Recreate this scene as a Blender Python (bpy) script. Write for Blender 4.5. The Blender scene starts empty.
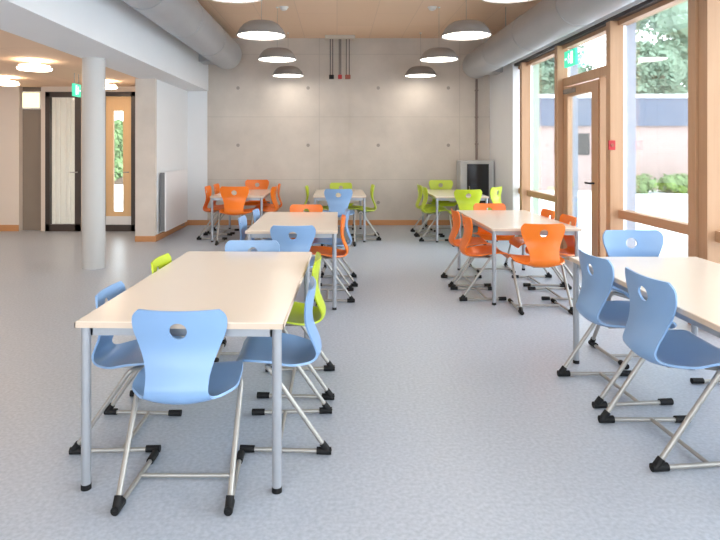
import bpy, bmesh, math, random
from mathutils import Vector, Matrix, noise
from mathutils.geometry import delaunay_2d_cdt
random.seed(7)
PI = math.pi
scn = bpy.context.scene
COL = scn.collection

# ---------------------------------------------------------------- materials
def srgb(r, g, b):
    f = lambda c: (c/255/12.92) if c/255 <= .04045 else ((c/255+.055)/1.055)**2.4
    return (f(r), f(g), f(b), 1)

def mat(name, col, rough=.5, metal=0, spec=.5, var=0, vscale=8, bump=0, bscale=60, emis=None, estr=0, coat=0):
    m = bpy.data.materials.new(name); m.use_nodes = True
    nt = m.node_tree; b = nt.nodes['Principled BSDF']
    b.inputs['Base Color'].default_value = col
    b.inputs['Roughness'].default_value = rough
    b.inputs['Metallic'].default_value = metal
    b.inputs['Specular IOR Level'].default_value = spec
    b.inputs['Coat Weight'].default_value = coat
    if emis:
        b.inputs['Emission Color'].default_value = emis
        b.inputs['Emission Strength'].default_value = estr
    tc = nt.nodes.new('ShaderNodeTexCoord')
    if var:
        n = nt.nodes.new('ShaderNodeTexNoise'); n.inputs['Scale'].default_value = vscale
        n.inputs['Detail'].default_value = 6
        nt.links.new(tc.outputs['Object'], n.inputs['Vector'])
        mx = nt.nodes.new('ShaderNodeMix'); mx.data_type = 'RGBA'
        mx.inputs[6].default_value = tuple(c*(1-var) for c in col[:3])+(1,)
        mx.inputs[7].default_value = tuple(min(1, c*(1+var)) for c in col[:3])+(1,)
        nt.links.new(n.outputs['Fac'], mx.inputs[0]); nt.links.new(mx.outputs[2], b.inputs['Base Color'])
    if bump:
        n2 = nt.nodes.new('ShaderNodeTexNoise'); n2.inputs['Scale'].default_value = bscale
        nt.links.new(tc.outputs['Object'], n2.inputs['Vector'])
        bp = nt.nodes.new('ShaderNodeBump'); bp.inputs['Strength'].default_value = bump; bp.inputs['Distance'].default_value = .01
        nt.links.new(n2.outputs['Fac'], bp.inputs['Height']); nt.links.new(bp.outputs[0], b.inputs['Normal'])
    return m

def wood(name, c1, c2, axis='Z', rough=.45):
    m = bpy.data.materials.new(name); m.use_nodes = True
    nt = m.node_tree; b = nt.nodes['Principled BSDF']; b.inputs['Roughness'].default_value = rough
    tc = nt.nodes.new('ShaderNodeTexCoord'); mp = nt.nodes.new('ShaderNodeMapping')
    s = {'X': (.6, 14, 14), 'Y': (14, .6, 14), 'Z': (14, 14, .6)}[axis]
    mp.inputs['Scale'].default_value = s
    n = nt.nodes.new('ShaderNodeTexNoise'); n.inputs['Scale'].default_value = 1.6; n.inputs['Detail'].default_value = 5
    n.inputs['Distortion'].default_value = .8
    mx = nt.nodes.new('ShaderNodeMix'); mx.data_type = 'RGBA'
    mx.inputs[6].default_value = c1; mx.inputs[7].default_value = c2
    L = nt.links.new
    L(tc.outputs['Object'], mp.inputs[0]); L(mp.outputs[0], n.inputs['Vector'])
    L(n.outputs['Fac'], mx.inputs[0]); L(mx.outputs[2], b.inputs['Base Color'])
    return m

def mathn(nt, op, a, b=None, c=None):
    n = nt.nodes.new('ShaderNodeMath'); n.operation = op
    for i, v in enumerate((a, b, c)):
        if v is None: continue
        if isinstance(v, (int, float)): n.inputs[i].default_value = v
        else: nt.links.new(v, n.inputs[i])
    return n.outputs[0]

def concrete(name, base, ties=True):
    m = bpy.data.materials.new(name); m.use_nodes = True
    nt = m.node_tree; b = nt.nodes['Principled BSDF']; b.inputs['Roughness'].default_value = .75
    L = nt.links.new
    tc = nt.nodes.new('ShaderNodeTexCoord')
    n = nt.nodes.new('ShaderNodeTexNoise'); n.inputs['Scale'].default_value = 1.4; n.inputs['Detail'].default_value = 8; n.inputs['Roughness'].default_value = .6
    L(tc.outputs['Object'], n.inputs['Vector'])
    cr = nt.nodes.new('ShaderNodeMix'); cr.data_type = 'RGBA'
    cr.inputs[6].default_value = tuple(c*.74 for c in base[:3])+(1,)
    cr.inputs[7].default_value = tuple(min(1, c*1.22) for c in base[:3])+(1,)
    L(n.outputs['Fac'], cr.inputs[0])
    out = cr.outputs[2]
    if ties:
        sp = nt.nodes.new('ShaderNodeSeparateXYZ'); L(tc.outputs['Object'], sp.inputs[0])
        def rep(v, off, per):
            q = mathn(nt, 'DIVIDE', mathn(nt, 'SUBTRACT', v, off), per)
            q = mathn(nt, 'SUBTRACT', q, mathn(nt, 'ROUND', q))
            return mathn(nt, 'MULTIPLY', q, per)
        dx = rep(sp.outputs[0], .77, 1.31); dz = rep(sp.outputs[2], 1.49, 1.07)
        r = mathn(nt, 'SQRT', mathn(nt, 'ADD', mathn(nt, 'MULTIPLY', dx, dx), mathn(nt, 'MULTIPLY', dz, dz)))
        hole = mathn(nt, 'LESS_THAN', r, .032)
        sx = mathn(nt, 'LESS_THAN', mathn(nt, 'ABSOLUTE', rep(sp.outputs[0], -.33, 2.62)), .008)
        sz = mathn(nt, 'LESS_THAN', mathn(nt, 'ABSOLUTE', rep(sp.outputs[2], 2.02, 1.17)), .007)
        f = mathn(nt, 'MAXIMUM', mathn(nt, 'MULTIPLY', hole, .55), mathn(nt, 'MULTIPLY', mathn(nt, 'MAXIMUM', sx, sz), .16))
        mx = nt.nodes.new('ShaderNodeMix'); mx.data_type = 'RGBA'
        L(f, mx.inputs[0]); L(out, mx.inputs[6]); mx.inputs[7].default_value = (.12, .10, .09, 1)
        out = mx.outputs[2]
    L(out, b.inputs['Base Color'])
    n2 = nt.nodes.new('ShaderNodeTexNoise'); n2.inputs['Scale'].default_value = 30
    L(tc.outputs['Object'], n2.inputs['Vector'])
    bp = nt.nodes.new('ShaderNodeBump'); bp.inputs['Strength'].default_value = .15; bp.inputs['Distance'].default_value = .01
    L(n2.outputs['Fac'], bp.inputs['Height']); L(bp.outputs[0], b.inputs['Normal'])
    return m

def glass(name, tint=(.97, .99, .98, 1), refl=.07):
    m = bpy.data.materials.new(name); m.use_nodes = True
    nt = m.node_tree; nt.nodes.clear()
    o = nt.nodes.new('ShaderNodeOutputMaterial'); t = nt.nodes.new('ShaderNodeBsdfTransparent'); g = nt.nodes.new('ShaderNodeBsdfGlossy')
    t.inputs[0].default_value = tint; g.inputs['Roughness'].default_value = .02
    lw = nt.nodes.new('ShaderNodeLayerWeight'); lw.inputs[0].default_value = .35
    f = mathn(nt, 'MULTIPLY_ADD', lw.outputs['Fresnel'], .5, refl*.5)
    mx = nt.nodes.new('ShaderNodeMixShader'); L = nt.links.new
    L(f, mx.inputs[0]); L(t.outputs[0], mx.inputs[1]); L(g.outputs[0], mx.inputs[2]); L(mx.outputs[0], o.inputs[0])
    return m

def emitter(name, col, s):
    m = bpy.data.materials.new(name); m.use_nodes = True
    nt = m.node_tree; nt.nodes.clear()
    o = nt.nodes.new('ShaderNodeOutputMaterial'); e = nt.nodes.new('ShaderNodeEmission')
    e.inputs[0].default_value = col; e.inputs[1].default_value = s
    nt.links.new(e.outputs[0], o.inputs[0]); return m

def tiled(name, c1, c2, mortar, scale, bw, rh, msize, rough=.8, axis='XZ'):
    m = bpy.data.materials.new(name); m.use_nodes = True
    nt = m.node_tree; b = nt.nodes['Principled BSDF']; b.inputs['Roughness'].default_value = rough
    tc = nt.nodes.new('ShaderNodeTexCoord'); sp = nt.nodes.new('ShaderNodeSeparateXYZ'); cb = nt.nodes.new('ShaderNodeCombineXYZ')
    L = nt.links.new
    L(tc.outputs['Object'], sp.inputs[0]); L(sp.outputs['XYZ'.index(axis[0])], cb.inputs[0]); L(sp.outputs['XYZ'.index(axis[1])], cb.inputs[1])
    br = nt.nodes.new('ShaderNodeTexBrick'); br.inputs['Scale'].default_value = scale
    br.inputs['Color1'].default_value = c1; br.inputs['Color2'].default_value = c2; br.inputs['Mortar'].default_value = mortar
    br.inputs['Mortar Size'].default_value = msize; br.inputs['Brick Width'].default_value = bw; br.inputs['Row Height'].default_value = rh
    L(cb.outputs[0], br.inputs['Vector']); L(br.outputs[0], b.inputs['Base Color'])
    return m

def floor_mat():
    m = bpy.data.materials.new('speckled_linoleum'); m.use_nodes = True
    nt = m.node_tree; b = nt.nodes['Principled BSDF']; L = nt.links.new
    tc = nt.nodes.new('ShaderNodeTexCoord')
    n = nt.nodes.new('ShaderNodeTexNoise'); n.inputs['Scale'].default_value = 55; n.inputs['Detail'].default_value = 3
    n3 = nt.nodes.new('ShaderNodeTexNoise'); n3.inputs['Scale'].default_value = 1.3; n3.inputs['Detail'].default_value = 4
    L(tc.outputs['Object'], n.inputs['Vector']); L(tc.outputs['Object'], n3.inputs['Vector'])
    r = nt.nodes.new('ShaderNodeValToRGB'); e = r.color_ramp.elements
    e[0].position = .32; e[0].color = FLOOR_A; e[1].position = .68; e[1].color = FLOOR_B
    L(n.outputs['Fac'], r.inputs[0]); L(r.outputs[0], b.inputs['Base Color'])
    rr = mathn(nt, 'MULTIPLY_ADD', n3.outputs['Fac'], .10, .30)
    L(rr, b.inputs['Roughness']); b.inputs['Specular IOR Level'].default_value = .5
    bp = nt.nodes.new('ShaderNodeBump'); bp.inputs['Strength'].default_value = .04; bp.inputs['Distance'].default_value = .003
    L(n.outputs['Fac'], bp.inputs['Height']); L(bp.outputs[0], b.inputs['Normal'])
    return m

FLOOR_A = (.365, .41, .485, 1); FLOOR_B = (.475, .52, .60, 1)
M = dict(
    floor=floor_mat(),
    concrete=concrete('fair_faced_concrete', (.60, .535, .475, 1)),
    concrete_plain=concrete('plain_concrete', (.66, .60, .55, 1), ties=False),
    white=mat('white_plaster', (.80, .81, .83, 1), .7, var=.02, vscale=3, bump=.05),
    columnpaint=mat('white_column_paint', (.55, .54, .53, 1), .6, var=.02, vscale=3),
    beige=mat('beige_plaster', (.74, .64, .56, 1), .7, var=.03, vscale=3, bump=.05),
    ceil=tiled('wooden_ceiling_panels', (.80, .56, .38, 1), (.84, .59, .41, 1), (.72, .50, .35, 1), 1, 1.8, .6, .006, .8, 'YX'),
    wood=wood('pine_frame', (.41, .225, .115, 1), (.55, .33, .195, 1), 'Z'),
    woody=wood('pine_frame_rail', (.41, .225, .115, 1), (.55, .33, .195, 1), 'Y'),
    skirt=wood('oak_skirting', (.50, .22, .08, 1), (.60, .29, .12, 1), 'X'),
    doorwood=wood('maple_door', (.72, .45, .22, 1), (.80, .54, .29, 1), 'Z'),
    dark=mat('dark_bronze_frame', (.045, .032, .028, 1), .4, var=.1),
    brown=mat('brown_grey_panel', (.25, .20, .16, 1), .6, var=.06, vscale=4),
    duct=mat('galvanised_duct', (.43, .44, .46, 1), .42, metal=.35, var=.08, vscale=3, bump=.03, bscale=12),
    rad=mat('radiator_enamel', (.80, .80, .82, 1), .3, var=.01),
    radgap=mat('radiator_dark_gap', (.18, .18, .19, 1), .5, var=.1),  # dark colour for the gap between radiator front and wall
    glass=glass('window_glass'),
    doorglass=glass('door_glass', (.93, .96, .95, 1), .05),
    fin=mat('blue_grey_cladding', (.27, .32, .41, 1), .5, var=.03),
    green_reflect_fin=mat('green_reflection_cladding', (.36, .50, .41, 1), .5, var=.03),  # green reflection in the glass put into the cladding colour
    blind=mat('white_jamb', (.82, .83, .85, 1), .5, var=.01),
    black=mat('black_glass', (.012, .014, .02, 1), .12, var=.2),
    steel=mat('light_grey_cabinet', (.50, .50, .50, 1), .45, var=.03),
    metal=mat('painted_silver_tube', (.37, .355, .335, 1), .35, metal=.45, var=.04, vscale=5),
    tleg=mat('silver_table_leg', (.36, .375, .41, 1), .35, metal=.4, var=.03),
    cap=mat('black_rubber', (.008, .008, .009, 1), .6, spec=.25, var=.2),
    top=mat('cream_laminate', (.82, .72, .62, 1), .2, var=.015, vscale=4),
    edge=mat('beige_edge_band', (.62, .50, .40, 1), .5, var=.04),
    blue=mat('light_blue_plastic', (.22, .37, .62, 1), .33, var=.02, vscale=6),
    lime=mat('lime_green_plastic', (.47, .58, .02, 1), .33, var=.02, vscale=6),
    orange=mat('orange_plastic', (.86, .185, .008, 1), .33, var=.02, vscale=6),
    shade=mat('grey_lamp_shade', (.27, .25, .24, 1), .5, var=.03),
    cable=mat('grey_cable', (.35, .33, .31, 1), .6, var=.05),
    lampw=mat('white_lamp_housing', (.80, .78, .75, 1), .5, var=.01),
    glow=emitter('lamp_diffuser_glow', (1, .93, .83, 1), 5),
    glowwarm=emitter('warm_lamp_diffuser_glow', (1, .82, .62, 1), 8),
    glowpanel=emitter('lit_niche_panel', (1, .80, .48, 1), .95),
    red=mat('red_plastic', (.45, .006, .012, 1), .4, var=.05),
    rust=mat('red_brown_end', (.32, .07, .04, 1), .5, var=.05),
    rod=mat('dark_rod', (.13, .11, .105, 1), .5, var=.1),
    plate=mat('pale_mounting_plate', (.62, .56, .48, 1), .6, var=.03),
    conduit=mat('brown_conduit', (.24, .18, .16, 1), .6, var=.05),
    green=mat('green_sign', (.03, .42, .25, 1), .5, emis=(.08, .75, .45, 1), estr=.45),
    signwhite=mat('white_sign_mark', (.8, .85, .83, 1), .5, emis=(.8, 1, .95, 1), estr=.5),
    curtain=mat('pale_curtain', (.84, .80, .76, 1), .9, var=.03, vscale=3),
    pave=mat('pale_paving', (.78, .78, .78, 1), .9, var=.05, vscale=2),
    brick=tiled('pale_pink_brick', (.36, .245, .225, 1), (.41, .285, .26, 1), (.42, .37, .36, 1), 1, .25, .08, .01),
    fascia=mat('slate_blue_fascia', (.095, .12, .18, 1), .6, var=.05, vscale=2),
    coping=mat('pale_roof_coping', (.65, .66, .67, 1), .6, var=.03),
    leaf=mat('hazy_green_foliage', (.24, .33, .235, 1), .9, var=.15, vscale=1.2),  # outdoor haze put into the pale, low-contrast leaf colour
    leaf2=mat('light_green_foliage', (.17, .25, .10, 1), .8, var=.35, vscale=1.5),
    bark=mat('brown_bark', (.16, .11, .08, 1), .9, var=.2),
)

M['curtain'].node_tree.nodes['Principled BSDF'].inputs['Transmission Weight'].default_value = 0
M['curtain'].node_tree.nodes['Principled BSDF'].inputs['Roughness'].default_value = 1
_nt = M['curtain'].node_tree; _tr = _nt.nodes.new('ShaderNodeBsdfTranslucent'); _tr.inputs[0].default_value = (.78, .72, .66, 1)
_mx = _nt.nodes.new('ShaderNodeMixShader'); _mx.inputs[0].default_value = .55
_o = [n for n in _nt.nodes if n.type == 'OUTPUT_MATERIAL'][0]
_nt.links.new(_nt.nodes['Principled BSDF'].outputs[0], _mx.inputs[1]); _nt.links.new(_tr.outputs[0], _mx.inputs[2]); _nt.links.new(_mx.outputs[0], _o.inputs[0])
# ---------------------------------------------------------------- mesh helpers
def bm_new(): return bmesh.new()
def box(bm, x0, x1, y0, y1, z0, z1, mtx=None):
    vs = [bm.verts.new((x, y, z)) for x in (x0, x1) for y in (y0, y1) for z in (z0, z1)]
    if mtx:
        for v in vs: v.co = mtx @ v.co
    for f in ((0, 1, 3, 2), (4, 6, 7, 5), (0, 4, 5, 1), (2, 3, 7, 6), (0, 2, 6, 4), (1, 5, 7, 3)):
        bm.faces.new([vs[i] for i in f])
    return bm
def rbox(x0, x1, y0, y1, z0, z1, r=.005, seg=2):
    bm = bm_new(); box(bm, x0, x1, y0, y1, z0, z1)
    bmesh.ops.bevel(bm, geom=list(bm.edges), offset=r, segments=seg, profile=.6, affect='EDGES')
    return bm
def round_path(pts, rad, n=5):
    pts = [Vector(p) for p in pts]; out = [pts[0]]
    for i in range(1, len(pts)-1):
        a, b, c = pts[i-1], pts[i], pts[i+1]
        d1 = (a-b); d2 = (c-b); r = min(rad, d1.length*.49, d2.length*.49)
        p = b+d1.normalized()*r; q = b+d2.normalized()*r
        for k in range(n+1):
            t = k/n
            out.append(p*(1-t)**2 + b*2*t*(1-t) + q*t*t)
    out.append(pts[-1]); return out
def tube(bm, pts, r, seg=10, caps=True):
    pts = [Vector(p) for p in pts]; rings = []
    up = None
    for i, p in enumerate(pts):
        if i == 0: d = pts[1]-p
        elif i == len(pts)-1: d = p-pts[i-1]
        else: d = (pts[i+1]-p).normalized()+(p-pts[i-1]).normalized()
        d.normalize()
        if up is None:
            up = d.orthogonal().normalized()
        up = (up - d*up.dot(d)).normalized()
        s = d.cross(up)
        rr = r[i] if isinstance(r, (list, tuple)) else r
        rings.append([bm.verts.new(p+(up*math.cos(2*PI*k/seg)+s*math.sin(2*PI*k/seg))*rr) for k in range(seg)])
    for a, b in zip(rings, rings[1:]):
        for k in range(seg):
            bm.faces.new((a[k], a[(k+1) % seg], b[(k+1) % seg], b[k]))
    if caps:
        bm.faces.new(rings[0][::-1]); bm.faces.new(rings[-1])
    return bm
def lathe(bm, prof, seg=40, c=(0, 0, 0)):
    rings = []
    for r, z in prof:
        if r < 1e-5: rings.append([bm.verts.new((c[0], c[1], c[2]+z))])
        else: rings.append([bm.verts.new((c[0]+r*math.cos(2*PI*k/seg), c[1]+r*math.sin(2*PI*k/seg), c[2]+z)) for k in range(seg)])
    for a, b in zip(rings, rings[1:]):
        for k in range(seg):
            if len(a) == 1 and len(b) == 1: continue
            if len(a) == 1: bm.faces.new((a[0], b[k], b[(k+1) % seg]))
            elif len(b) == 1: bm.faces.new((a[k], a[(k+1) % seg], b[0]))
            else: bm.faces.new((a[k], a[(k+1) % seg], b[(k+1) % seg], b[k]))
    return bm
def obj(name, bm, m, parent=None, smooth=False, loc=None):
    me = bpy.data.meshes.new(name)
    bmesh.ops.recalc_face_normals(bm, faces=list(bm.faces))
    bm.to_mesh(me); bm.free()
    me.materials.append(M[m] if isinstance(m, str) else m)
    o = bpy.data.objects.new(name, me); COL.objects.link(o)
    if smooth:
        me.polygons.foreach_set('use_smooth', [True]*len(me.polygons))
        try: me.set_sharp_from_angle(angle=math.radians(40))
        except Exception: pass
    if parent: o.parent = parent
    if loc: o.location = loc
    return o
def tag(o, label, cat, group=None, kind=None):
    o['label'] = label; o['category'] = cat
    if group: o['group'] = group
    if kind: o['kind'] = kind
    return o
def thing(name, label, cat, loc=(0, 0, 0), rz=0, group=None):
    o = bpy.data.objects.new(name, None); COL.objects.link(o); o.empty_display_size = .2
    o.location = loc; o.rotation_euler = (0, 0, rz)
    return tag(o, label, cat, group)
def struct(name, bm, m, parent=None, smooth=False):
    o = obj(name, bm, m, parent, smooth)
    if not parent: o['kind'] = 'structure'
    return o
def sempty(name, loc=(0, 0, 0)):
    o = bpy.data.objects.new(name, None); COL.objects.link(o); o.location = loc; o['kind'] = 'structure'; return o
def copy_tree(o, parent=None):
    c = o.copy(); COL.objects.link(c)
    if parent: c.parent = parent
    for ch in list(o.children): copy_tree(ch, c)
    return c

# ---------------------------------------------------------------- camera
F = 590.0
cam = bpy.data.cameras.new('camera'); co = bpy.data.objects.new('camera', cam); COL.objects.link(co)
cam.sensor_width = 36; cam.lens = F/720*36
cam.shift_x = (360-337)/720; cam.shift_y = -(270-149)/720
EYE = 1.42
co.location = (0, 0, EYE); co.rotation_euler = (PI/2, 0, 0)
cam.clip_start = .05; cam.clip_end = 300
scn.camera = co

# ---------------------------------------------------------------- room constants
YF = 11.02; YB = -3.6; XR = 2.85; XL = -7.2; ZC = 3.49; ZL = 2.5; BL = -3.04; BR = -2.40; RX = -2.79; YD = 10.2
def sbox(name, m, *a): return struct(name, box(bm_new(), *a), m)
sbox('floor', 'floor', XL-.3, 3.2, YB-.3, 13.4, -.12, 0)
sbox('ceiling', 'ceil', BR, 3.3, YB-.2, YF+.3, ZC, ZC+.25)
sbox('ceiling_side', 'ceil', XL-.2, BL, YB-.2, YF+2.3, ZL, ZL+.25)
sbox('wall_far', 'concrete', BR-.02, XR+.4, YF, YF+.25, 0, ZC)
sbox('wall_far_plaster', 'white', RX-.3, BR-.02, YF-.005, YF+.25, 0, ZC)
sbox('wall_recess', 'white', RX-.30, RX, 9.12, YF-.005, 0, ZL-.0)
sbox('trim_1', 'concrete_plain', RX-.305, RX+.003, 9.05, 9.12, 0, ZL)          # concrete end face of the stub wall
sbox('beam', 'white', BL, BR, YB-.2, YF-.005, ZL, ZC+.25)
bpy.data.objects['beam'].name = 'trim_2'
# left zone back wall with openings
def px(x, Y): return (x-337)/F*Y
def pz(y, Y): return EYE+(149-y)/F*Y
sx = RX-.305
xa = px(136, YD); xb = px(104, YD)
xd0 = px(46, YD); xd1 = px(81, YD)
xn0 = px(19, YD); xn1 = px(41, YD)
ztop = pz(92, YD)
w = bm_new()
box(w, xa, RX-.1, YD, YD+.2, 0, ZL)
box(w, xd1, xb-.02, YD, YD+.2, 0, ZL)
box(w, xn1, xd0, YD, YD+.2, 0, ZL)
box(w, XL, xn0, YD, YD+.2, 0, ZL)
box(w, xb-.02, xa, YD, YD+.2, ztop, ZL); box(w, xd0, xd1, YD, YD+.2, ztop, ZL)
struct('wall_hall', w, 'beige')
wl = bm_new(); box(wl, XL-.2, XL, YB, 13.2, 0, ZL)
struct('wall_left', wl, 'beige')

wbk = bm_new(); box(wbk, XL-.2, XR+.4, YB-.2, YB, 0, .45); box(wbk, BR, XR+.4, YB-.2, YB, 3.2, ZC); box(wbk, XL-.2, BL, YB-.2, YB, 2.35, ZL+.2)
struct('wall_back', wbk, 'white')
for wi, (xa_, xb_, zt) in enumerate(((XL, BL, 2.35), (BR, XR+.3, 3.2))):  # back glazing out of view, added to light the room more evenly
    wn = sempty('window_%d' % (20+wi)); fr = bm_new(); nx = 4
    for k in range(nx+1):
        x = xa_+.04+(xb_-xa_-.08)*k/nx; box(fr, x-.04, x+.04, YB-.16, YB-.04, .45, zt)
    box(fr, xa_, xb_, YB-.16, YB-.04, .45, .52); box(fr, xa_, xb_, YB-.16, YB-.04, zt-.07, zt)
    obj('window_frame', fr, 'wood', wn)
    g = bm_new(); box(g, xa_, xb_, YB-.11, YB-.10, .5, zt-.05); obj('pane', g, 'glass', wn)
# niche in the hall wall
nb = bm_new(); box(nb, xn0-.05, xn1+.05, YD+.12, YD+.2, 0, ZL); struct('trim_3', nb, 'brown')
# corridor behind the hall doors
# skirting boards
def skirt(name, *a): struct(name, rbox(*a, r=.004), 'skirt')
skirt('baseboard_far', RX+.002, XR-.001, YF-.026, YF-.006, 0, .095)
skirt('baseboard_recess', RX+.001, RX+.02, 9.04, YF-.03, 0, .095)
skirt('baseboard_stub', RX-.305, RX+.02, 9.03, 9.049, 0, .085)
skirt('baseboard_hall', XL, xn0, YD-.02, YD-.001, 0, .11)
skirt('baseboard_hall_middle', xd1+.06, xb-.1, YD-.02, YD-.001, 0, .07)

# column
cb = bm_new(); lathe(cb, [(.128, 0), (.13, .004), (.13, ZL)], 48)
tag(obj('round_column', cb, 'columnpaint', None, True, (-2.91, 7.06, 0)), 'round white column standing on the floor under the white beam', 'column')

# ---------------------------------------------------------------- facade on the right
POSTS = [9.15, 7.68, 6.20, 4.74, 3.27, 1.80, .33, -1.14, -2.61]
GX = 2.985; HEAD = 2.78
sbox('wall_right', 'white', XR, XR+.30, 9.60, YF, 0, ZC)
sbox('trim_4', 'blind', XR, XR+.30, 9.56, 9.60, 0, HEAD)       # white jamb of the first window
sbox('wall_lintel', 'white', XR, XR+.30, YB, 9.60, HEAD+.02, ZC)
sbox('trim_5', 'dark', XR+.02, XR+.28, YB, 9.56, HEAD-.02, HEAD+.02)
sbox('wall_right_end', 'white', XR, XR+.30, YB, POSTS[-1], 0, HEAD)
for i, y in enumerate(POSTS):
    p = thing('window_post', ['pinkish pine post by the white jamb nearest the far wall',
        'pine post on the far side of the glazed door', 'pine post between the glazed door and the big window, red call point on it',
        'wide pine post nearest the camera, at the right edge'][i] if i < 4 else 'pine facade post behind the camera side of the room', 'post',
        (0, y, 0), 0, 'pine facade posts')
    wd = .062 if i != 3 else .07
    bmp = rbox(XR-.002, XR+.135, -.05, .05, .0, HEAD-.022, .004)
    obj('post_core', bmp, 'wood', p)
    b2 = rbox(XR+.137, XR+.165, -.045, .045, .0, HEAD-.022, .002); o2 = obj('gasket', b2, 'blind', p); o2['label'] = 'white gasket strip'
    b3 = rbox(XR+.167, XR+.27, -.04, .04, .0, HEAD-.022, .003); o3 = obj('cladding', b3, 'fin' if i else 'green_reflect_fin', p); o3['label'] = 'blue grey outer cladding' if i else 'outer cladding coloured with a pale green reflection'
    if i == 3:
        b4 = rbox(XR+.02, XR+.15, -.165, -.055, 0, HEAD-.022, .006); obj('post_core', b4, 'wood', p)
ys = [9.555]+POSTS
nwin = 1
for i in range(len(ys)-1):
    y1, y0 = ys[i]-(.05 if i else 0), ys[i+1]+.05
    if i == 2:  # glazed door bay: between 7.68 and 6.20
        continue
    wn = sempty('window_%d' % nwin); nwin += 1
    fr = bm_new()
    for (za, zb) in ((0, .07), (.70, .785), (HEAD-.07, HEAD-.022)):
        box(fr, GX-.05, GX+.05, y0+.001, y1-.001, za, zb)
    obj('window_frame', fr, 'woody', wn)
    for za, zb in ((.07, .70), (.785, HEAD-.07)):
        g = bm_new(); box(g, GX+.01, GX+.018, y0+.001, y1-.001, za, zb); obj('pane', g, 'glass', wn)

# glazed door bay
DZ = 2.20
d = sempty('door_1')
fr = bm_new()
y0, y1 = 6.25, 7.63
box(fr, GX-.06, GX+.04, y0, y1, DZ+.02, DZ+.13)            # transom rail
box(fr, GX-.06, GX+.04, y0, y1, HEAD-.07, HEAD-.022)
box(fr, GX-.06, GX+.02, 6.56, 6.585, 0, DZ+.02)
box(fr, GX-.06, GX+.04, y1-.05, y1, 0, DZ+.02)
box(fr, GX-.06, GX+.04, y0, 6.56, 0, .12)
obj('door_frame', fr, 'wood', d)
lf = bm_new()
box(lf, GX-.07, GX-.01, 6.59, 6.76, .02, DZ); box(lf, GX-.07, GX-.01, 7.46, 7.57, .02, DZ)
box(lf, GX-.07, GX-.01, 6.76, 7.46, DZ-.12, DZ); box(lf, GX-.07, GX-.01, 6.76, 7.46, .02, .16)
leafo = obj('door_leaf', lf, 'wood', d)
g = bm_new(); box(g, GX-.045, GX-.037, 6.76, 7.46, .16, DZ-.12); obj('pane', g, 'doorglass', leafo)
h = bm_new(); tube(h, round_path([(GX-.075, 6.68, 1.03), (GX-.12, 6.68, 1.03), (GX-.12, 6.81, 1.03)], .02), .010); obj('door_handle', h, 'cap', leafo, True)
h = rbox(GX-.115, GX-.07, 7.20, 7.50, DZ-.085, DZ-.03, .006); obj('door_closer', h, 'brown', leafo)
g = bm_new(); box(g, GX+.0, GX+.008, y0, 6.56, .12, DZ+.02); obj('pane', g, 'glass', d)
g = bm_new(); box(g, GX+.0, GX+.008, y0, y1, DZ+.13, HEAD-.07); obj('pane', g, 'glass', d)

# red call point on the post
t = thing('fire_alarm_call_point', 'small red fire alarm call point on the pine post beside the glazed door', 'fire alarm', (XR+.01, 6.150, 1.46))
obj('backplate', rbox(-.035, .035, -.018, .001, -.05, .05, .004), 'red', t)
b = bm_new(); tube(b, [(0, -.018, 0), (0, -.030, 0)], .018, 14); obj('button', b, 'rust', t, True)

# exit sign: pictogram pieces in the plane facing +x/-x
def exit_sign(name, label, loc, L, H, rod):
    t = thing(name, label, 'exit sign', loc)
    obj('sign_box', rbox(-.018, .018, -L/2, L/2, -H/2, H/2, .004), 'green', t)
    for s in (-1, 1):
        x0, x1 = (.0185, .020) if s > 0 else (-.020, -.0185)
        pm = bm_new()
        # doorway, running figure and arrow
        box(pm, x0, x1, -.32*L, -.10*L, -.38*H, .38*H)
        pg = obj('pictogram', pm, 'signwhite', t)
        pm = bm_new()
        for (pa, pb, wd) in (((.05, .30), (.05, .05), .05), ((.05, .05), (.12, -.12), .03), ((.12, -.12), (.06, -.32), .03), ((.05, .05), (-.04, -.10), .03), ((-.04, -.10), (-.04, -.30), .03), ((.05, .2), (.14, .08), .025), ((.05, .2), (-.05, .1), .025)):
            a = Vector(((x0+x1)/2, pa[0]*L, pa[1]*H)); c = Vector(((x0+x1)/2, pb[0]*L, pb[1]*H))
            tube(pm, [a, c], wd*H*.9, 6)
        obj('pictogram', pm, 'signwhite', t)
        pm = bm_new()
        box(pm, x0, x1, .24*L, .42*L, -.06*H, .06*H)
        obj('pictogram', pm, 'signwhite', t)
    if rod:
        for yy in (-L*.3, L*.3):
            r = bm_new(); tube(r, [(0, yy, H/2), (0, yy, H/2+rod)], .005, 8); obj('hanger', r, 'metal', t)
exit_sign('exit_sign', 'green emergency exit sign fixed at the glass above the glazed door', (2.905, 7.33, 2.55), .34, .20, 0)
exit_sign('exit_sign', 'small green exit sign hanging from the hall ceiling beside the white column', (-3.73, 8.45, 2.26), .22, .18, ZL-2.26-.09)

# ---------------------------------------------------------------- hall doors on the left
d2 = sempty('door_2')
fr = bm_new(); fw = .075
box(fr, xd0, xd0+fw, YD-.03, YD+.06, 0, ztop); box(fr, xd1-fw-.02, xd1, YD-.03, YD+.06, 0, ztop)
box(fr, xd0, xd1, YD-.03, YD+.06, ztop-.09, ztop); box(fr, xd0, xd1, YD-.03, YD+.06, 0, .12)
obj('door_frame', fr, 'dark', d2)
g = bm_new(); box(g, xd0+fw, xd1-fw-.02, YD+.01, YD+.018, .12, ztop-.09); obj('pane', g, 'doorglass', d2)
h = bm_new(); tube(h, round_path([(xd1-.05, YD-.035, 1.02), (xd1-.05, YD-.08, 1.02), (xd1-.16, YD-.08, 1.02)], .02), .01); obj('door_handle', h, 'metal', d2, True)
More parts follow.
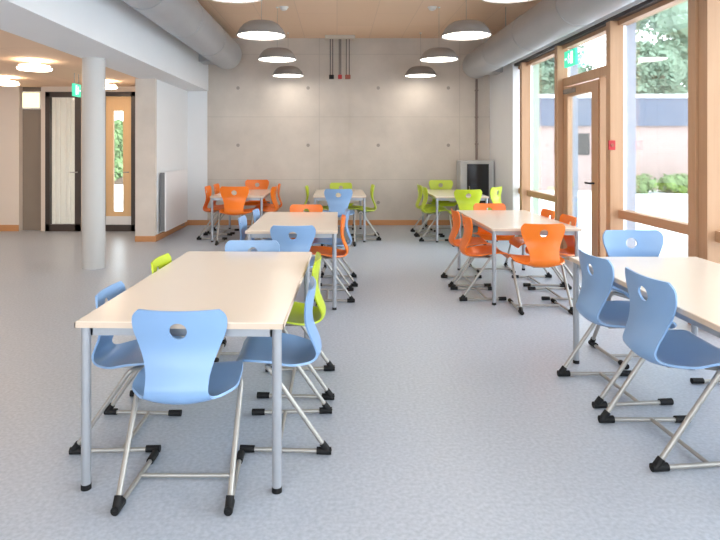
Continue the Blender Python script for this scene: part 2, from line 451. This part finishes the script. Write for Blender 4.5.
# curtain behind the glass
cu = bm_new(); n = 40; prev = None
for k in range(n+1):
    x = xd0-.12+(xd1-xd0+.06)*k/n; y = YD+.30+.025*math.sin(k*1.15)
    a = cu.verts.new((x, y, .03)); c = cu.verts.new((x, y, 2.44))
    a2 = cu.verts.new((x, y+.004, .03)); c2 = cu.verts.new((x, y+.004, 2.44))
    if prev: cu.faces.new((prev[0], a, c, prev[1])); cu.faces.new((prev[2], prev[3], c2, a2)); cu.faces.new((prev[1], c, c2, prev[3])); cu.faces.new((prev[0], prev[2], a2, a))
    prev = (a, c, a2, c2)
ct = obj('curtain', cu, 'curtain', None, True)
tag(ct, 'pale curtain hanging behind the dark framed glass door in the hall', 'curtain')
b = bm_new(); tube(b, [(xd0-.14, YD+.30, 2.45), (xd1-.02, YD+.30, 2.45)], .010, 8); obj('curtain_rail', b, 'metal', ct)

d3 = sempty('door_3')
fr = bm_new()
box(fr, xa-.075, xa, YD-.03, YD+.06, 0, ztop); box(fr, xb-.02, xb+.03, YD-.03, YD+.06, 0, ztop)
box(fr, xb-.02, xa, YD-.03, YD+.06, ztop-.075, ztop); box(fr, xb-.02, xa, YD-.03, YD+.06, 0, .11)
obj('door_frame', fr, 'dark', d3)
lx0, lx1 = xb+.03, xa-.075; gx0, gx1 = px(113.5, YD), px(123, YD); gz0, gz1 = .34, pz(111, YD)
lf = bm_new()
box(lf, lx0, gx0, YD, YD+.045, .26, ztop-.075); box(lf, gx1, lx1, YD, YD+.045, .26, ztop-.075)
box(lf, gx0, gx1, YD, YD+.045, .26, gz0); box(lf, gx0, gx1, YD, YD+.045, gz1, ztop-.075)
leafo = obj('door_leaf', lf, 'doorwood', d3)
g = bm_new(); box(g, gx0, gx1, YD+.02, YD+.028, gz0, gz1); obj('pane', g, 'doorglass', leafo)
kp = rbox(lx0, lx1, YD-.004, YD+.045, .112, .258, .003); k = obj('pale_reflection_strip', kp, 'rad', leafo); k['label'] = 'pale strip for the reflection low on the door'  # pale colour paints the reflection along the bottom of the door
h = bm_new(); tube(h, round_path([(lx1-.05, YD, 1.02), (lx1-.05, YD-.05, 1.02), (lx1-.14, YD-.05, 1.02)], .02), .009); obj('door_handle', h, 'metal', leafo, True)

# lit box at the top of the niche
t = thing('wall_light', 'square warm lit panel at the top of the brown niche in the hall wall', 'wall light', (0, 0, 0))
x0_, x1_ = xn0+.03, xn1-.02
obj('housing', rbox(x0_, x1_, YD+.03, YD+.12, pz(109, YD), pz(91, YD), .006), 'lampw', t)
obj('diffuser', rbox(x0_+.02, x1_-.02, YD+.018, YD+.029, pz(108, YD)+.01, pz(92, YD)-.01, .004), 'glowpanel', t)

# radiator
t = thing('wall_radiator', 'tall white panel radiator on the white wall behind the concrete stub', 'radiator', (RX, 9.85, .13))
obj('front_panel', rbox(.10, .125, -.65, .65, 0, .93, .01), 'rad', t)
obj('rear_panel', rbox(.035, .055, -.64, .64, .02, .91, .006), 'rad', t)
for s in (-1, 1):
    o = obj('dark_side_strip', rbox(.03, .10, s*.635-.008, s*.635+.008, .01, .92, .003), 'radgap', t)
    o['label'] = 'dark side of the radiator'
fb = bm_new()
for k in range(36):
    y = -.62+k*1.24/35; box(fb, .057, .098, y-.002, y+.002, .02, .90)
obj('convector_fins', fb, 'radgap', t)
fb = bm_new()
fb.free()
for y in (-.45, .45):
    for z in (.12, .7):
        fb = bm_new(); box(fb, .0, .036, y-.02, y+.02, z, z+.1); obj('wall_bracket', fb, 'metal', t)
fb = bm_new(); tube(fb, round_path([(.08, .60, 0), (.08, .60, -.06), (.0, .60, -.06)], .02), .009); obj('supply_pipe', fb, 'metal', t, True)

# ---------------------------------------------------------------- ducts
def duct(name, label, x, z, r, yend, branch):
    t = thing(name, label, 'duct', (x, 0, z))
    b = bm_new(); tube(b, [(0, YB+.02, 0), (0, yend-.35, 0)], r, 40); obj('duct_pipe', b, 'duct', t, True)
    b = bm_new()
    prof = [(0, yend-.35, 0)]+[(0, yend-.35+.35*math.sin(a*PI/2/8), 0) for a in range(1, 9)]
    rr = [r]+[r*max(.25, math.cos(a*PI/2/8)) for a in range(1, 9)]
    tube(b, prof, rr, 40); obj('end_cap', b, 'duct', t, True)
    y = YB+.6
    while y < yend-.4:
        b = bm_new(); tube(b, [(0, y-.02, 0), (0, y+.02, 0)], r+.006, 40)
        obj('joint_band', b, 'duct', t, True); y += 1.5
    y = YB+1.2
    while y < yend-.4:
        b = bm_new(); tube(b, [(0, y, r), (0, y, ZC-z)], .006, 8); obj('hanger', b, 'metal', t); y += 2.2
    s = branch
    b = bm_new(); box(b, min(s*.12, s*(abs((BR if s < 0 else XR)-x))), max(s*.12, s*(abs((BR if s < 0 else XR)-x))), yend-.62, yend-.22, -.17, .10)
    o = obj('branch_box', b, 'duct', t)
    return t
duct('ventilation_duct', 'round grey ventilation duct along the white beam on the left', -1.97, EYE+1.69, .27, 10.85, -1)
duct('ventilation_duct', 'round grey ventilation duct above the windows on the right', 2.46, EYE+1.49, .24, 10.75, 1)

# ---------------------------------------------------------------- pendant lamps
def make_pendant():
    t = thing('pendant_lamp', '', 'lamp')
    b = bm_new(); R_ = .28
    prof = [(0, .165), (.10, .165), (.155, .155), (.205, .125), (.245, .08), (.272, .03), (R_, .0), (R_-.006, .0), (.262, .03), (.235, .075), (.19, .118), (.14, .147), (0, .155)]
    lathe(b, prof, 48); obj('lamp_shade', b, 'shade', t, True)
    b = bm_new(); lathe(b, [(0, .006), (.262, .006), (.268, .012), (.262, .028), (0, .028)], 48); obj('diffuser', b, 'glow', t, True)
    b = bm_new(); lathe(b, [(R_-.004, -.004), (R_+.004, -.004), (R_+.004, .008), (R_-.004, .008), (R_-.004, -.004)], 48); obj('rim', b, 'shade', t, True)
    b = bm_new(); tube(b, [(0, 0, .165), (0, 0, ZC-PZ)], .0025, 8); obj('cable', b, 'cable', t)
    b = bm_new(); lathe(b, [(0, ZC-PZ-.015), (.018, ZC-PZ-.015), (.02, ZC-PZ)], 24); obj('ceiling_rose', b, 'lampw', t, True)
    return t
PZ = EYE+1.30
PY = [10.5, 8.6, 6.79, 4.97, 3.1, 1.25, -.6, -2.4]
ordn = ['nearest the far wall', 'second from the far wall', 'third from the far wall', 'cut by the top edge',
        'added unseen, fifth from the far wall', 'added unseen, sixth from the far wall', 'added unseen, seventh from the far wall', 'added unseen, eighth from the far wall']
lamp0 = make_pendant(); first = True
for side, X in (('left', -.87), ('right', 1.487)):
    for i, y in enumerate(PY):
        o = lamp0 if first else copy_tree(lamp0); first = False
        o.location = (X, y, PZ)
        o['label'] = 'grey dome pendant lamp in the %s row, %s' % (side, ordn[i]); o['group'] = 'grey dome pendants'
        if i > 3: o.location = (X, y, PZ)  # rear pendants continue the rows out of view, added for light

def make_ceiling_lamp():
    t = thing('ceiling_lamp', '', 'lamp')
    b = bm_new(); lathe(b, [(0, -.115), (.185, -.115), (.194, -.108), (.194, -.098), (.18, -.092), (0, -.092)], 44); obj('diffuser', b, 'glowwarm', t, True)
    b = bm_new(); lathe(b, [(0, -.075), (.185, -.075), (.198, -.082), (.198, -.096), (.182, -.090), (0, -.090)], 44); obj('lamp_rim', b, 'lampw', t, True)
    b = bm_new(); lathe(b, [(0, 0), (.06, 0), (.06, -.075), (0, -.075)], 30); obj('ceiling_base', b, 'lampw', t, True)
    b = bm_new(); lathe(b, [(.10, -.073), (.175, -.073), (.175, -.066), (.10, -.066), (.10, -.073)], 40); obj('uplight_ring', b, 'glowwarm', t, True)
    return t
lamp1 = make_ceiling_lamp()
for i, (x, y, l) in enumerate([(-3.69, 7.2, 'round warm ceiling lamp over the hall, left of the white column top'),
                               (-4.98, 8.85, 'round warm ceiling lamp at the left edge of the photo'),
                               (-3.69, 9.35, 'round warm ceiling lamp partly behind the white column'),
                               (-3.69, 5.0, 'added unseen round warm hall ceiling lamp nearer the camera, third in the inner row'),  # this and the following hall lamps are unseen, added for light
                               (-3.69, 2.8, 'added unseen round warm hall ceiling lamp beside the camera'),
                               (-5.6, 6.0, 'added unseen round warm hall ceiling lamp in the outer row by the left wall'),
                               (-5.6, 3.4, 'added unseen round warm hall ceiling lamp in the outer row near the camera'),
                               (-5.0, 11.6, 'added unseen round warm ceiling lamp in the corridor behind the hall doors'),  # lamp added out of sight to light the space behind the curtain
                               (-5.0, .2, 'added unseen round warm hall ceiling lamp behind the camera')]):
    o = lamp1 if i == 0 else copy_tree(lamp1)
    o.location = (x, y, ZL); o['label'] = l; o['group'] = 'round hall ceiling lamps'

# smoke detectors
for i, (x, l) in enumerate([(-.775, 'small white smoke detector on the wooden ceiling by the left lamp row'), (1.388, 'small white smoke detector on the wooden ceiling by the right lamp row')]):
    t = thing('smoke_detector', l, 'smoke detector', (x, 8.6, ZC), 0, 'ceiling smoke detectors')
    b = bm_new(); lathe(b, [(0, -.012), (.065, -.012), (.07, 0)], 28); obj('mounting_base', b, 'lampw', t, True)
    b = bm_new(); lathe(b, [(0, -.05), (.03, -.05), (.05, -.035), (.055, -.012)], 28); obj('sensor_head', b, 'lampw', t, True)

# hanging rods
YR = 10.8
t = thing('ceiling_socket_hanger', 'pale bracket on the ceiling with three hanging rods ending in black and red', 'hanger', (0, YR, ZC))
x0, x1 = px(325, YR), px(355, YR)
obj('mounting_plate', rbox(x0, x1, -.10, .10, -.06, 0, .005), 'plate', t)
for xc, wd, m_, e_ in ((331.5, .045, 'rod', 'cap'), (340, .028, 'rod', 'red'), (347.8, .055, 'rod', 'rust')):
    x = px(xc, YR); zz = pz(79, YR)-ZC
    rb = bm_new(); tube(rb, [(x-wd/2, 0, -.06), (x-wd/2, 0, zz+.06)], .009, 8); tube(rb, [(x+wd/2, 0, -.06), (x+wd/2, 0, zz+.06)], .009, 8)
    r_ = obj('rod', rb, m_, t, True)
    e = obj('plug_end', rbox(x-wd/2-.022, x+wd/2+.022, -.04, .04, zz, zz+.075, .008), e_, r_)
    e['label'] = {'cap': 'black end', 'red': 'red end', 'rust': 'dark red end'}[e_]
# flush wall channel
pn = bm_new(); x0, x1 = px(337, YF), px(350, YF)
box(pn, x0-.012, x0+.012, YF-.012, YF+.001, .1, pz(98, YF)); box(pn, x1-.012, x1+.012, YF-.012, YF+.001, .1, pz(98, YF)); box(pn, x0-.012, x1+.012, YF-.012, YF+.001, pz(98, YF), pz(98, YF)+.024); struct('trim_6', pn, 'concrete')
# conduit and cabinet at far right
b = bm_new(); tube(b, [(2.60, YF-.03, 1.22), (2.60, YF-.03, 2.72)], .022, 12)
t = thing('wall_conduit', 'thin brown vertical conduit on the concrete wall above the cabinet', 'pipe')
obj('pipe', b, 'conduit', t, True)
for z in (1.5, 2.0, 2.5): obj('clip', rbox(2.57, 2.63, YF-.055, YF-.0005, z, z+.025, .003), 'conduit', t)
t = thing('media_cabinet', 'light grey cabinet with a black glass door against the far wall', 'cabinet', (2.525, 10.8, 0))
cbm = bm_new()
box(cbm, -.30, .30, -.17, .18, .03, 1.21)
bmesh.ops.bevel(cbm, geom=list(cbm.edges), offset=.006, segments=2, affect='EDGES')
obj('cabinet_body', cbm, 'steel', t)
dr = obj('cabinet_door', rbox(-.185, .205, -.20, -.171, .10, 1.15, .004), 'black', t); dr['label'] = 'black glass door'
b = bm_new(); tube(b, round_path([(-.15, -.20, .75), (-.15, -.225, .75), (-.15, -.225, .60), (-.15, -.20, .60)], .01), .006, 8); obj('handle', b, 'metal', dr, True)
for sx_ in (-.24, .24):
    for sy in (-.12, .13): obj('foot', rbox(sx_-.02, sx_+.02, sy-.02, sy+.02, 0, .03, .003), 'cap', t)

# ---------------------------------------------------------------- chairs
def catmull(P, n):
    P = [P[0]*2-P[1]]+P+[P[-1]*2-P[-2]]; out = []
    for i in range(1, len(P)-2):
        for k in range(n):
            t = k/n; a, b, c, d_ = P[i-1:i+3]
            out.append(.5*((2*b)+(c-a)*t+(2*a-5*b+4*c-d_)*t*t+(3*b-a-3*c+d_)*t**3))
    out.append(P[-2]); return out
PROF = [Vector(p) for p in [(-.146, .768), (-.137, .70), (-.126, .62), (-.136, .555), (-.160, .495), (-.174, .45), (-.160, .410), (-.115, .386), (-.03, .378), (.08, .405), (.17, .425), (.215, .425), (.24, .405), (.245, .385)]]
CURVE = catmull(PROF, 12)
ARC = [0]
for a, b in zip(CURVE, CURVE[1:]): ARC.append(ARC[-1]+(b-a).length)
TOT = ARC[-1]
def at(t):
    t = max(0, min(TOT-1e-6, t))
    lo = 0; hi = len(ARC)-1
    while hi-lo > 1:
        m_ = (lo+hi)//2
        if ARC[m_] <= t: lo = m_
        else: hi = m_
    k = (t-ARC[lo])/(ARC[hi]-ARC[lo]); p = CURVE[lo].lerp(CURVE[hi], k)
    a = CURVE[max(0, lo-3)]; b = CURVE[min(len(CURVE)-1, hi+3)]; tg = (b-a).normalized()
    return p, Vector((-tg.y, tg.x))           # position, normal towards the sitter
WP = [(0, .190), (.03, .195), (.07, .195), (.10, .189), (.155, .163), (.20, .143), (.245, .131), (.29, .126), (.335, .127), (.375, .138), (.41, .160), (.46, .200), (.52, .226), (.62, .226), (.70, .218), (TOT-.05, .205), (TOT, .19)]
def width(t):
    for (a, wa), (b, wb) in zip(WP, WP[1:]):
        if t <= b:
            k = (t-a)/(b-a); k = k*k*(3-2*k) if False else k
            return wa+(wb-wa)*k
    return WP[-1][1]
def curv(t):
    # cross curvature by arc length
    pts = [(0, .85), (.2, .85), (.33, 1.0), (.45, 1.0), (.6, .75), (.72, .35), (TOT, .15)]
    for (a, wa), (b, wb) in zip(pts, pts[1:]):
        if t <= b: return wa+(wb-wa)*(t-a)/(b-a)
    return .15
def shell_mesh():
    rc = .024; N = 60
    right = []
    for k in range(N+1):
        t = TOT*k/N; wv = width(t)
        if t < rc: wv -= rc-math.sqrt(max(0, rc*rc-(rc-t)**2))
        if TOT-t < .05: q = TOT-t; wv -= .05-math.sqrt(max(0, .0025-(.05-q)**2))
        right.append((wv, t))
    # smooth the waist
    for _ in range(3):
        right = [right[0]]+[((right[i-1][0]+2*right[i][0]+right[i+1][0])/4, right[i][1]) for i in range(1, N)]+[right[-1]]
    topx = right[0][0]; botx = right[-1][0]
    out = [Vector(p) for p in right]
    for k in range(1, 10): out.append(Vector((botx*(1-2*k/10), TOT)))
    out += [Vector((-p[0], p[1])) for p in right[::-1]]
    for k in range(1, 10): out.append(Vector((-topx*(1-2*k/10), 0)))
    hole = [Vector((.037*math.cos(2*PI*k/24), .083+.034*math.sin(2*PI*k/24))) for k in range(24)]
    nO = len(out); verts = out+hole
    edges = [(i, (i+1) % nO) for i in range(nO)]+[(nO+i, nO+(i+1) % 24) for i in range(24)]
    def inside(p, poly):
        c = False; j = len(poly)-1
        for i in range(len(poly)):
            a, b = poly[i], poly[j]
            if (a.y > p.y) != (b.y > p.y) and p.x < (b.x-a.x)*(p.y-a.y)/(b.y-a.y)+a.x: c = not c
            j = i
        return c
    sp = .0185
    for i in range(-14, 15):
        for j in range(1, int(TOT/sp)+1):
            p = Vector((i*sp, j*sp))
            if abs(p.x) < width(p.y)-.012 and .01 < p.y < TOT-.01 and inside(p, out) and (p-Vector((0, .083))).length > .046: verts.append(p)
    V, E, Fc, *_ = delaunay_2d_cdt(verts, edges, [], 0, 1e-6)
    bm = bm_new(); bv = []
    for v in V:
        p, n_ = at(v.y); dd = curv(v.y)*v.x*v.x
        bv.append(bm.verts.new((v.x, p.x+n_.x*dd, p.y+n_.y*dd)))
    for f in Fc:
        c = sum((V[i] for i in f), Vector((0, 0)))/len(f)
        if inside(c, out) and not inside(c, hole):
            try: bm.faces.new([bv[i] for i in f])
            except ValueError: pass
    for v in list(bm.verts):
        if not v.link_faces: bm.verts.remove(v)
    bmesh.ops.recalc_face_normals(bm, faces=list(bm.faces))
    bmesh.ops.solidify(bm, geom=list(bm.faces), thickness=.010)
    return bm

def make_chair():
    t = thing('school_chair', '', 'chair')
    obj('seat_shell', shell_mesh(), 'blue', t, True)
    for s in (-1, 1):
        b = bm_new()
        tube(b, round_path([(s*.219, -.205, .022), (s*.222, .065, .405), (s*.21, .085, .418), (s*.10, .09, .386)], .045, 6), .0115, 12)
        obj('leg', b, 'metal', t, True)
        b = bm_new(); tube(b, [(s*.219, -.20, .016), (s*.198, .19, .016)], .0105, 12); obj('runner', b, 'metal', t, True)
        b = bm_new(); tube(b, [(s*.2195, -.225, .018), (s*.216, -.155, .018)], .0175, 12)
        tube(b, [(s*.219, -.215, .012), (s*.2195, -.182, .055)], .0165, 12)
        obj('foot_cap', b, 'cap', t, True)
        b = bm_new(); tube(b, [(s*.2, .145, .018), (s*.198, .215, .018)], [.0165, .0175], 12); obj('foot_cap', b, 'cap', t, True)
    b = bm_new(); tube(b, [(-.206, .03, .018), (.206, .03, .018)], .0095, 10); obj('crossbar', b, 'metal', t, True)
    b = bm_new(); tube(b, [(-.10, .09, .386), (.10, .09, .386)], .0115, 10)
    box(b, -.07, .07, -.06, .10, .372, .383)
    obj('seat_bracket', b, 'metal', t, True)
    return t
protos = {}
base = make_chair()
def chair(color, x, y, rz, label, group, s=1.0):
    if color not in protos:
        if not protos: o = base
        else:
            o = copy_tree(base)
            for c in o.children:
                if c.name.startswith('seat_shell'):
                    c.data = c.data.copy(); c.data.materials[0] = M[color]
        protos[color] = o; 
    else: o = copy_tree(protos[color])
    o.location = (x, y, 0); o.rotation_euler = (0, 0, math.radians(rz)); o.scale = (s, s, s)
    o['label'] = label; o['group'] = group
    return o

# ---------------------------------------------------------------- tables
def make_table(W, L, H=.70):
    t = thing('school_table', '', 'table')
    tp = obj('tabletop', rbox(-W/2+.003, W/2-.003, -L/2+.003, L/2-.003, H-.026, H, .003), 'top', t)
    eb = bm_new()
    for a in ((-W/2, W/2, -L/2, -L/2+.004), (-W/2, W/2, L/2-.004, L/2), (-W/2, -W/2+.004, -L/2, L/2), (W/2-.004, W/2, -L/2, L/2)):
        box(eb, a[0], a[1], a[2], a[3], H-.0255, H-.003)
    e = obj('edge_band', eb, 'edge', tp)
    fr = bm_new(); ii = .035
    for a in ((-W/2+ii, W/2-ii, -L/2+ii, -L/2+ii+.025), (-W/2+ii, W/2-ii, L/2-ii-.025, L/2-ii), (-W/2+ii, -W/2+ii+.025, -L/2+ii, L/2-ii), (W/2-ii-.025, W/2-ii, -L/2+ii, L/2-ii)):
        box(fr, a[0], a[1], a[2], a[3], H-.066, H-.027)
    obj('apron_frame', fr, 'tleg', t)
    for sx_ in (-1, 1):
        for sy in (-1, 1):
            x, y = sx_*(W/2-.032), sy*(L/2-.035)
            b = bm_new(); tube(b, [(x, y, .02), (x, y, H-.027)], .0195, 20); lg = obj('leg', b, 'tleg', t, True)
            b = bm_new(); tube(b, [(x, y, 0), (x, y, .022)], [.021, .0205], 20); f_ = obj('foot', b, 'cap', lg, True); f_['label'] = 'black glide'
    return t
tb = make_table(.85, 1.64)
def table(x, y, rz, label, first=False, sc=(1, 1, 1)):
    o = tb if first else copy_tree(tb)
    o.location = (x, y, 0); o.rotation_euler = (0, 0, math.radians(rz)); o['label'] = label; o['group'] = 'cream rectangular tables'
    o.scale = sc
    return o
table(-.628, 3.26, -1.5, 'cream rectangular table nearest the camera on the left, blue and lime chairs around it', True, (1.018, 1.024, 1.012))
tb.scale = (1.018, 1.024, 1.012)
table(-.40, 5.97, 0, 'cream rectangular table in the left row, second from the camera', sc=(.96, .96, 1))
table(-1.53, 9.75, 0, 'cream table at the far left with orange chairs all around it', sc=(.96, .94, 1))
table(.04, 9.75, 0, 'cream table by the far wall with one blue chair between lime green ones', sc=(.96, .94, 1))
table(1.90, 9.72, 0, 'cream table in front of the grey cabinet with lime green chairs', sc=(.96, .94, 1))
table(1.81, 6.15, 0, 'cream table in the right row with orange chairs around it', sc=(.96, .98, 1))
table(1.98, 3.13, 0, 'cream table cut by the right edge of the photo, blue chairs around it')

g1 = 'chairs at the near left table'
chair('blue', -.64, 2.505, 0, 'light blue chair, back to the camera, at the near end of the nearest left table', g1, 1.0)
chair('blue', -1.03, 2.95, -90, 'light blue chair at the left side of the nearest left table', g1, .94)
chair('blue', -.245, 2.955, 90, 'light blue chair at the right side of the nearest left table', g1, .97)
chair('lime', -.24, 3.56, 90, 'lime green chair right of the nearest left table, behind a blue one', g1, 1.0)
chair('lime', -.965, 3.60, -90, 'lime green chair at the left side of the nearest left table, mostly hidden', g1, .98)
chair('blue', -.60, 4.07, 180, 'light blue chair facing the camera at the far end of the nearest left table', g1, 1.0)
g2 = 'chairs at the second left table'
chair('blue', -.375, 5.13, 0, 'light blue chair, back to the camera, at the near end of the second left table', g2)
chair('orange', -.06, 5.68, 90, 'orange chair at the right side of the second left table', g2)
chair('blue', -.01, 6.30, 90, 'light blue chair at the right side of the second left table, behind an orange one', g2)
chair('blue', -.79, 5.62, -90, 'light blue chair at the left side of the second left table, nearer of two', g2)
chair('blue', -.75, 6.28, -90, 'light blue chair at the left side of the second left table, farther of two', g2)
chair('orange', -.36, 6.79, 180, 'orange chair facing the camera at the far end of the second left table', g2)
g3 = 'orange chairs at the far left table'
chair('orange', -1.53, 8.92, 0, 'orange chair, back to the camera, at the near end of the far left table', g3, 1.12)
chair('orange', -1.95, 9.45, -90, 'orange chair at the left side of the far left table, nearer of two', g3, 1.07)
chair('orange', -1.93, 10.02, -90, 'orange chair at the left side of the far left table, farther of two', g3, 1.07)
chair('orange', -1.12, 9.44, 84, 'orange chair at the right side of the far left table, nearer of two', g3, 1.07)
chair('orange', -1.11, 10.02, 96, 'orange chair at the right side of the far left table, farther of two', g3, 1.07)
chair('orange', -1.45, 10.58, 180, 'orange chair facing the camera beyond the far left table', g3, 1.12)
g4 = 'chairs at the middle table by the far wall'
chair('blue', .02, 8.82, 0, 'light blue chair, back to the camera, at the middle table by the far wall', g4, 1.08)
chair('lime', -.36, 9.5, -90, 'lime green chair at the left side of the middle table by the far wall', g4, 1.07)
chair('lime', .44, 9.40, 90, 'lime green chair at the right side of the middle table by the far wall', g4, 1.10)
chair('lime', .07, 10.55, 180, 'lime green chair facing the camera at the middle table by the far wall', g4, 1.05)
g5 = 'lime green chairs by the cabinet'
chair('lime', 1.93, 8.80, 0, 'lime green chair, back to the camera, at the table in front of the cabinet', g5, 1.07)
chair('lime', 1.50, 9.28, -90, 'lime green chair at the left side of the table by the cabinet, nearer of two', g5, 1.07)
chair('lime', 1.50, 9.87, -90, 'lime green chair at the left side of the table by the cabinet, farther of two', g5, 1.07)
chair('lime', 2.42, 9.36, 50, 'lime green chair turned aside at the right of the table by the cabinet', g5, 1.07)
chair('lime', 1.86, 10.45, 180, 'lime green chair facing the camera at the far end of the table by the cabinet', g5, 1.12)
g6 = 'orange chairs at the right row table'
chair('orange', 1.80, 5.26, 0, 'orange chair, back to the camera, at the near end of the right row table', g6, 1.0)
chair('orange', 1.37, 5.73, -90, 'orange chair at the left side of the right row table, nearer of two', g6)
chair('orange', 1.37, 6.28, -90, 'orange chair at the left side of the right row table, farther of two', g6)
chair('orange', 2.14, 5.74, 90, 'orange chair at the window side of the right row table, nearer of two', g6)
chair('orange', 2.14, 6.29, 90, 'orange chair at the window side of the right row table, farther of two', g6)
chair('orange', 1.82, 6.93, 180, 'orange chair facing the camera at the far end of the right row table', g6)
g7 = 'light blue chairs at the near right table'
chair('blue', 1.61, 2.84, -87, 'light blue chair at the left side of the near right table, nearer of two', g7, 1.06)
chair('blue', 1.625, 3.47, -87, 'light blue chair at the left side of the near right table, farther of two', g7, 1.04)
chair('blue', 2.08, 4.03, 180, 'light blue chair facing the camera at the far end of the near right table', g7, 1.10)
chair('blue', 2.36, 3.37, 90, 'light blue chair at the window side of the near right table, only its frame shows', g7, 1.0)

# ---------------------------------------------------------------- outside
sbox('ground_outside', 'pave', -60, 60, -30, 60, -.20, -.125)
bpy.data.objects['ground_outside']['label'] = 'pale paving outside the windows'
BY = 22.0
t = thing('neighbour_building', 'single storey pink brick building with a slate blue fascia beyond the windows', 'building', (0, BY, 0))
b = bm_new(); box(b, 5, 26, 0, 5, -.125, pz(126, BY)); obj('brick_wall', b, 'brick', t)
b = bm_new(); box(b, 4.8, 26.2, -.15, 5.1, pz(126, BY), pz(98.5, BY)); f = obj('fascia', b, 'fascia', t); f['label'] = 'slate blue fascia'
b = bm_new(); box(b, 4.75, 26.3, -.22, 5.15, pz(98.5, BY), pz(94.5, BY)); f = obj('roof_coping', b, 'coping', t); f['label'] = 'pale roof edge'
for x in (8.1, 8.9):
    b = bm_new(); box(b, x, x+.5, -.03, .02, 1.2, 2.0); wo = obj('window', b, 'black', t)

def crown(bm, c, rx, rz, n, size, seed):
    rnd = random.Random(seed)
    clumps = [(c[0]+rnd.uniform(-.7, .7)*rx, c[1]+rnd.uniform(-.7, .7)*rx, c[2]+rnd.uniform(-.8, .8)*rz, rnd.uniform(.3, .5)*rx) for _ in range(30)]
    for k in range(n):
        q = clumps[rnd.randrange(len(clumps))]
        v = Vector((rnd.gauss(0, 1), rnd.gauss(0, 1), rnd.gauss(0, 1))).normalized()*q[3]*rnd.uniform(.62, 1.15)
        p = Vector(q[:3])+v
        a = Vector((rnd.gauss(0, 1), rnd.gauss(0, 1), rnd.gauss(0, 1))).normalized(); bb = a.orthogonal().normalized()
        cc = a.cross(bb); s = size*rnd.uniform(.6, 1.3)
        vs = [bm.verts.new(p+bb*s*.5), bm.verts.new(p+cc*s), bm.verts.new(p-bb*s*.5), bm.verts.new(p-cc*s)]
        bm.faces.new(vs)
    for q in clumps:
        r = bmesh.ops.create_icosphere(bm, subdivisions=2, radius=q[3]*.74, matrix=Matrix.Translation(q[:3]))
        for v in r['verts']: v.co += Vector(q[:3])*0 + (v.co-Vector(q[:3]))*(.18*noise.noise(v.co*1.7))
def tree(x, y, h, rx, label, seed, m='leaf'):
    t = thing('tree', label, 'tree', (x, y, -.125), 0, 'leafy trees outside')
    b = bm_new(); tube(b, [(0, 0, 0), (.1, 0, h*.35), (0, .1, h*.7)], [.28, .2, .1], 10); obj('trunk', b, 'bark', t, True)
    b = bm_new(); crown(b, (0, 0, h*.62), rx, h*.42, 9000, .17, seed); obj('crown', b, m, t)
tree(20.4, 34, 14.5, 3.9, 'tall leafy tree beyond the brick building, rightmost in the big window', 1)
tree(31.5, 38, 15, 4.0, 'tall leafy tree beyond the brick building, past the right edge post', 2)
tree(15.5, 29.6, 6.6, 1.35, 'lower rounded tree beyond the brick building, behind the blue grey fin', 3)
tree(11.5, 34, 8.0, 2.6, 'leafy tree beyond the brick building, seen through the narrow far window', 4)
tree(-9.7, 26, 2.6, .9, 'small green tree outside, seen through the slit in the wooden hall door', 5, 'leaf2')
for i, (x, l) in enumerate([(10.6, 'low green bush at the foot of the brick wall, left one in the big window'), (12.1, 'low green bush at the foot of the brick wall, middle one in the big window'),
                         (13.6, 'low green bush at the foot of the brick wall, right one in the big window')]):
    b = bm_new(); crown(b, (0, 0, .28), .62, .18, 900, .07, 20+i)
    o = obj('bush', b, 'leaf2', None, False, (x, 20.9, -.11)); tag(o, l, 'bush', 'bushes along the brick wall')

# ---------------------------------------------------------------- daylight
wd = bpy.data.worlds.new('overcast_sky'); scn.world = wd; wd.use_nodes = True
nt = wd.node_tree; bg = nt.nodes['Background']
tc = nt.nodes.new('ShaderNodeTexCoord'); sp = nt.nodes.new('ShaderNodeSeparateXYZ'); nt.links.new(tc.outputs['Generated'], sp.inputs[0])
rp = nt.nodes.new('ShaderNodeValToRGB'); rp.color_ramp.elements[0].color = (.90, .95, 1, 1); rp.color_ramp.elements[1].color = (.76, .86, 1, 1)
nt.links.new(sp.outputs[2], rp.inputs[0]); nt.links.new(rp.outputs[0], bg.inputs[0])
bg.inputs[1].default_value = 3.9
# portals in the window openings guide the sky light
def portal(x, y, z, sy, sz, rot):
    l = bpy.data.lights.new('window_portal', 'AREA'); l.shape = 'RECTANGLE'; l.size = sz; l.size_y = sy
    l.cycles.is_portal = True
    o = bpy.data.objects.new('window_portal', l); COL.objects.link(o); o.location = (x, y, z); o.rotation_euler = rot
portal(-5.1, YB-.25, 1.4, 1.9, 4.1, (PI/2, 0, 0))
portal(.2, YB-.25, 1.8, 2.75, 5.3, (PI/2, 0, 0))
portal(3.20, (9.5+POSTS[-1])/2, HEAD/2, 9.5-POSTS[-1], HEAD, (0, PI/2, 0))

vs = scn.view_settings
vs.view_transform = 'Standard'; vs.look = 'None'; vs.gamma = 1; vs.exposure = 1.06; vs.use_curve_mapping = False
scn.cycles.max_bounces = 8; scn.cycles.diffuse_bounces = 5; scn.cycles.transparent_max_bounces = 12
scn.cycles.use_denoising = True
scn.cycles.sample_clamp_indirect = 6
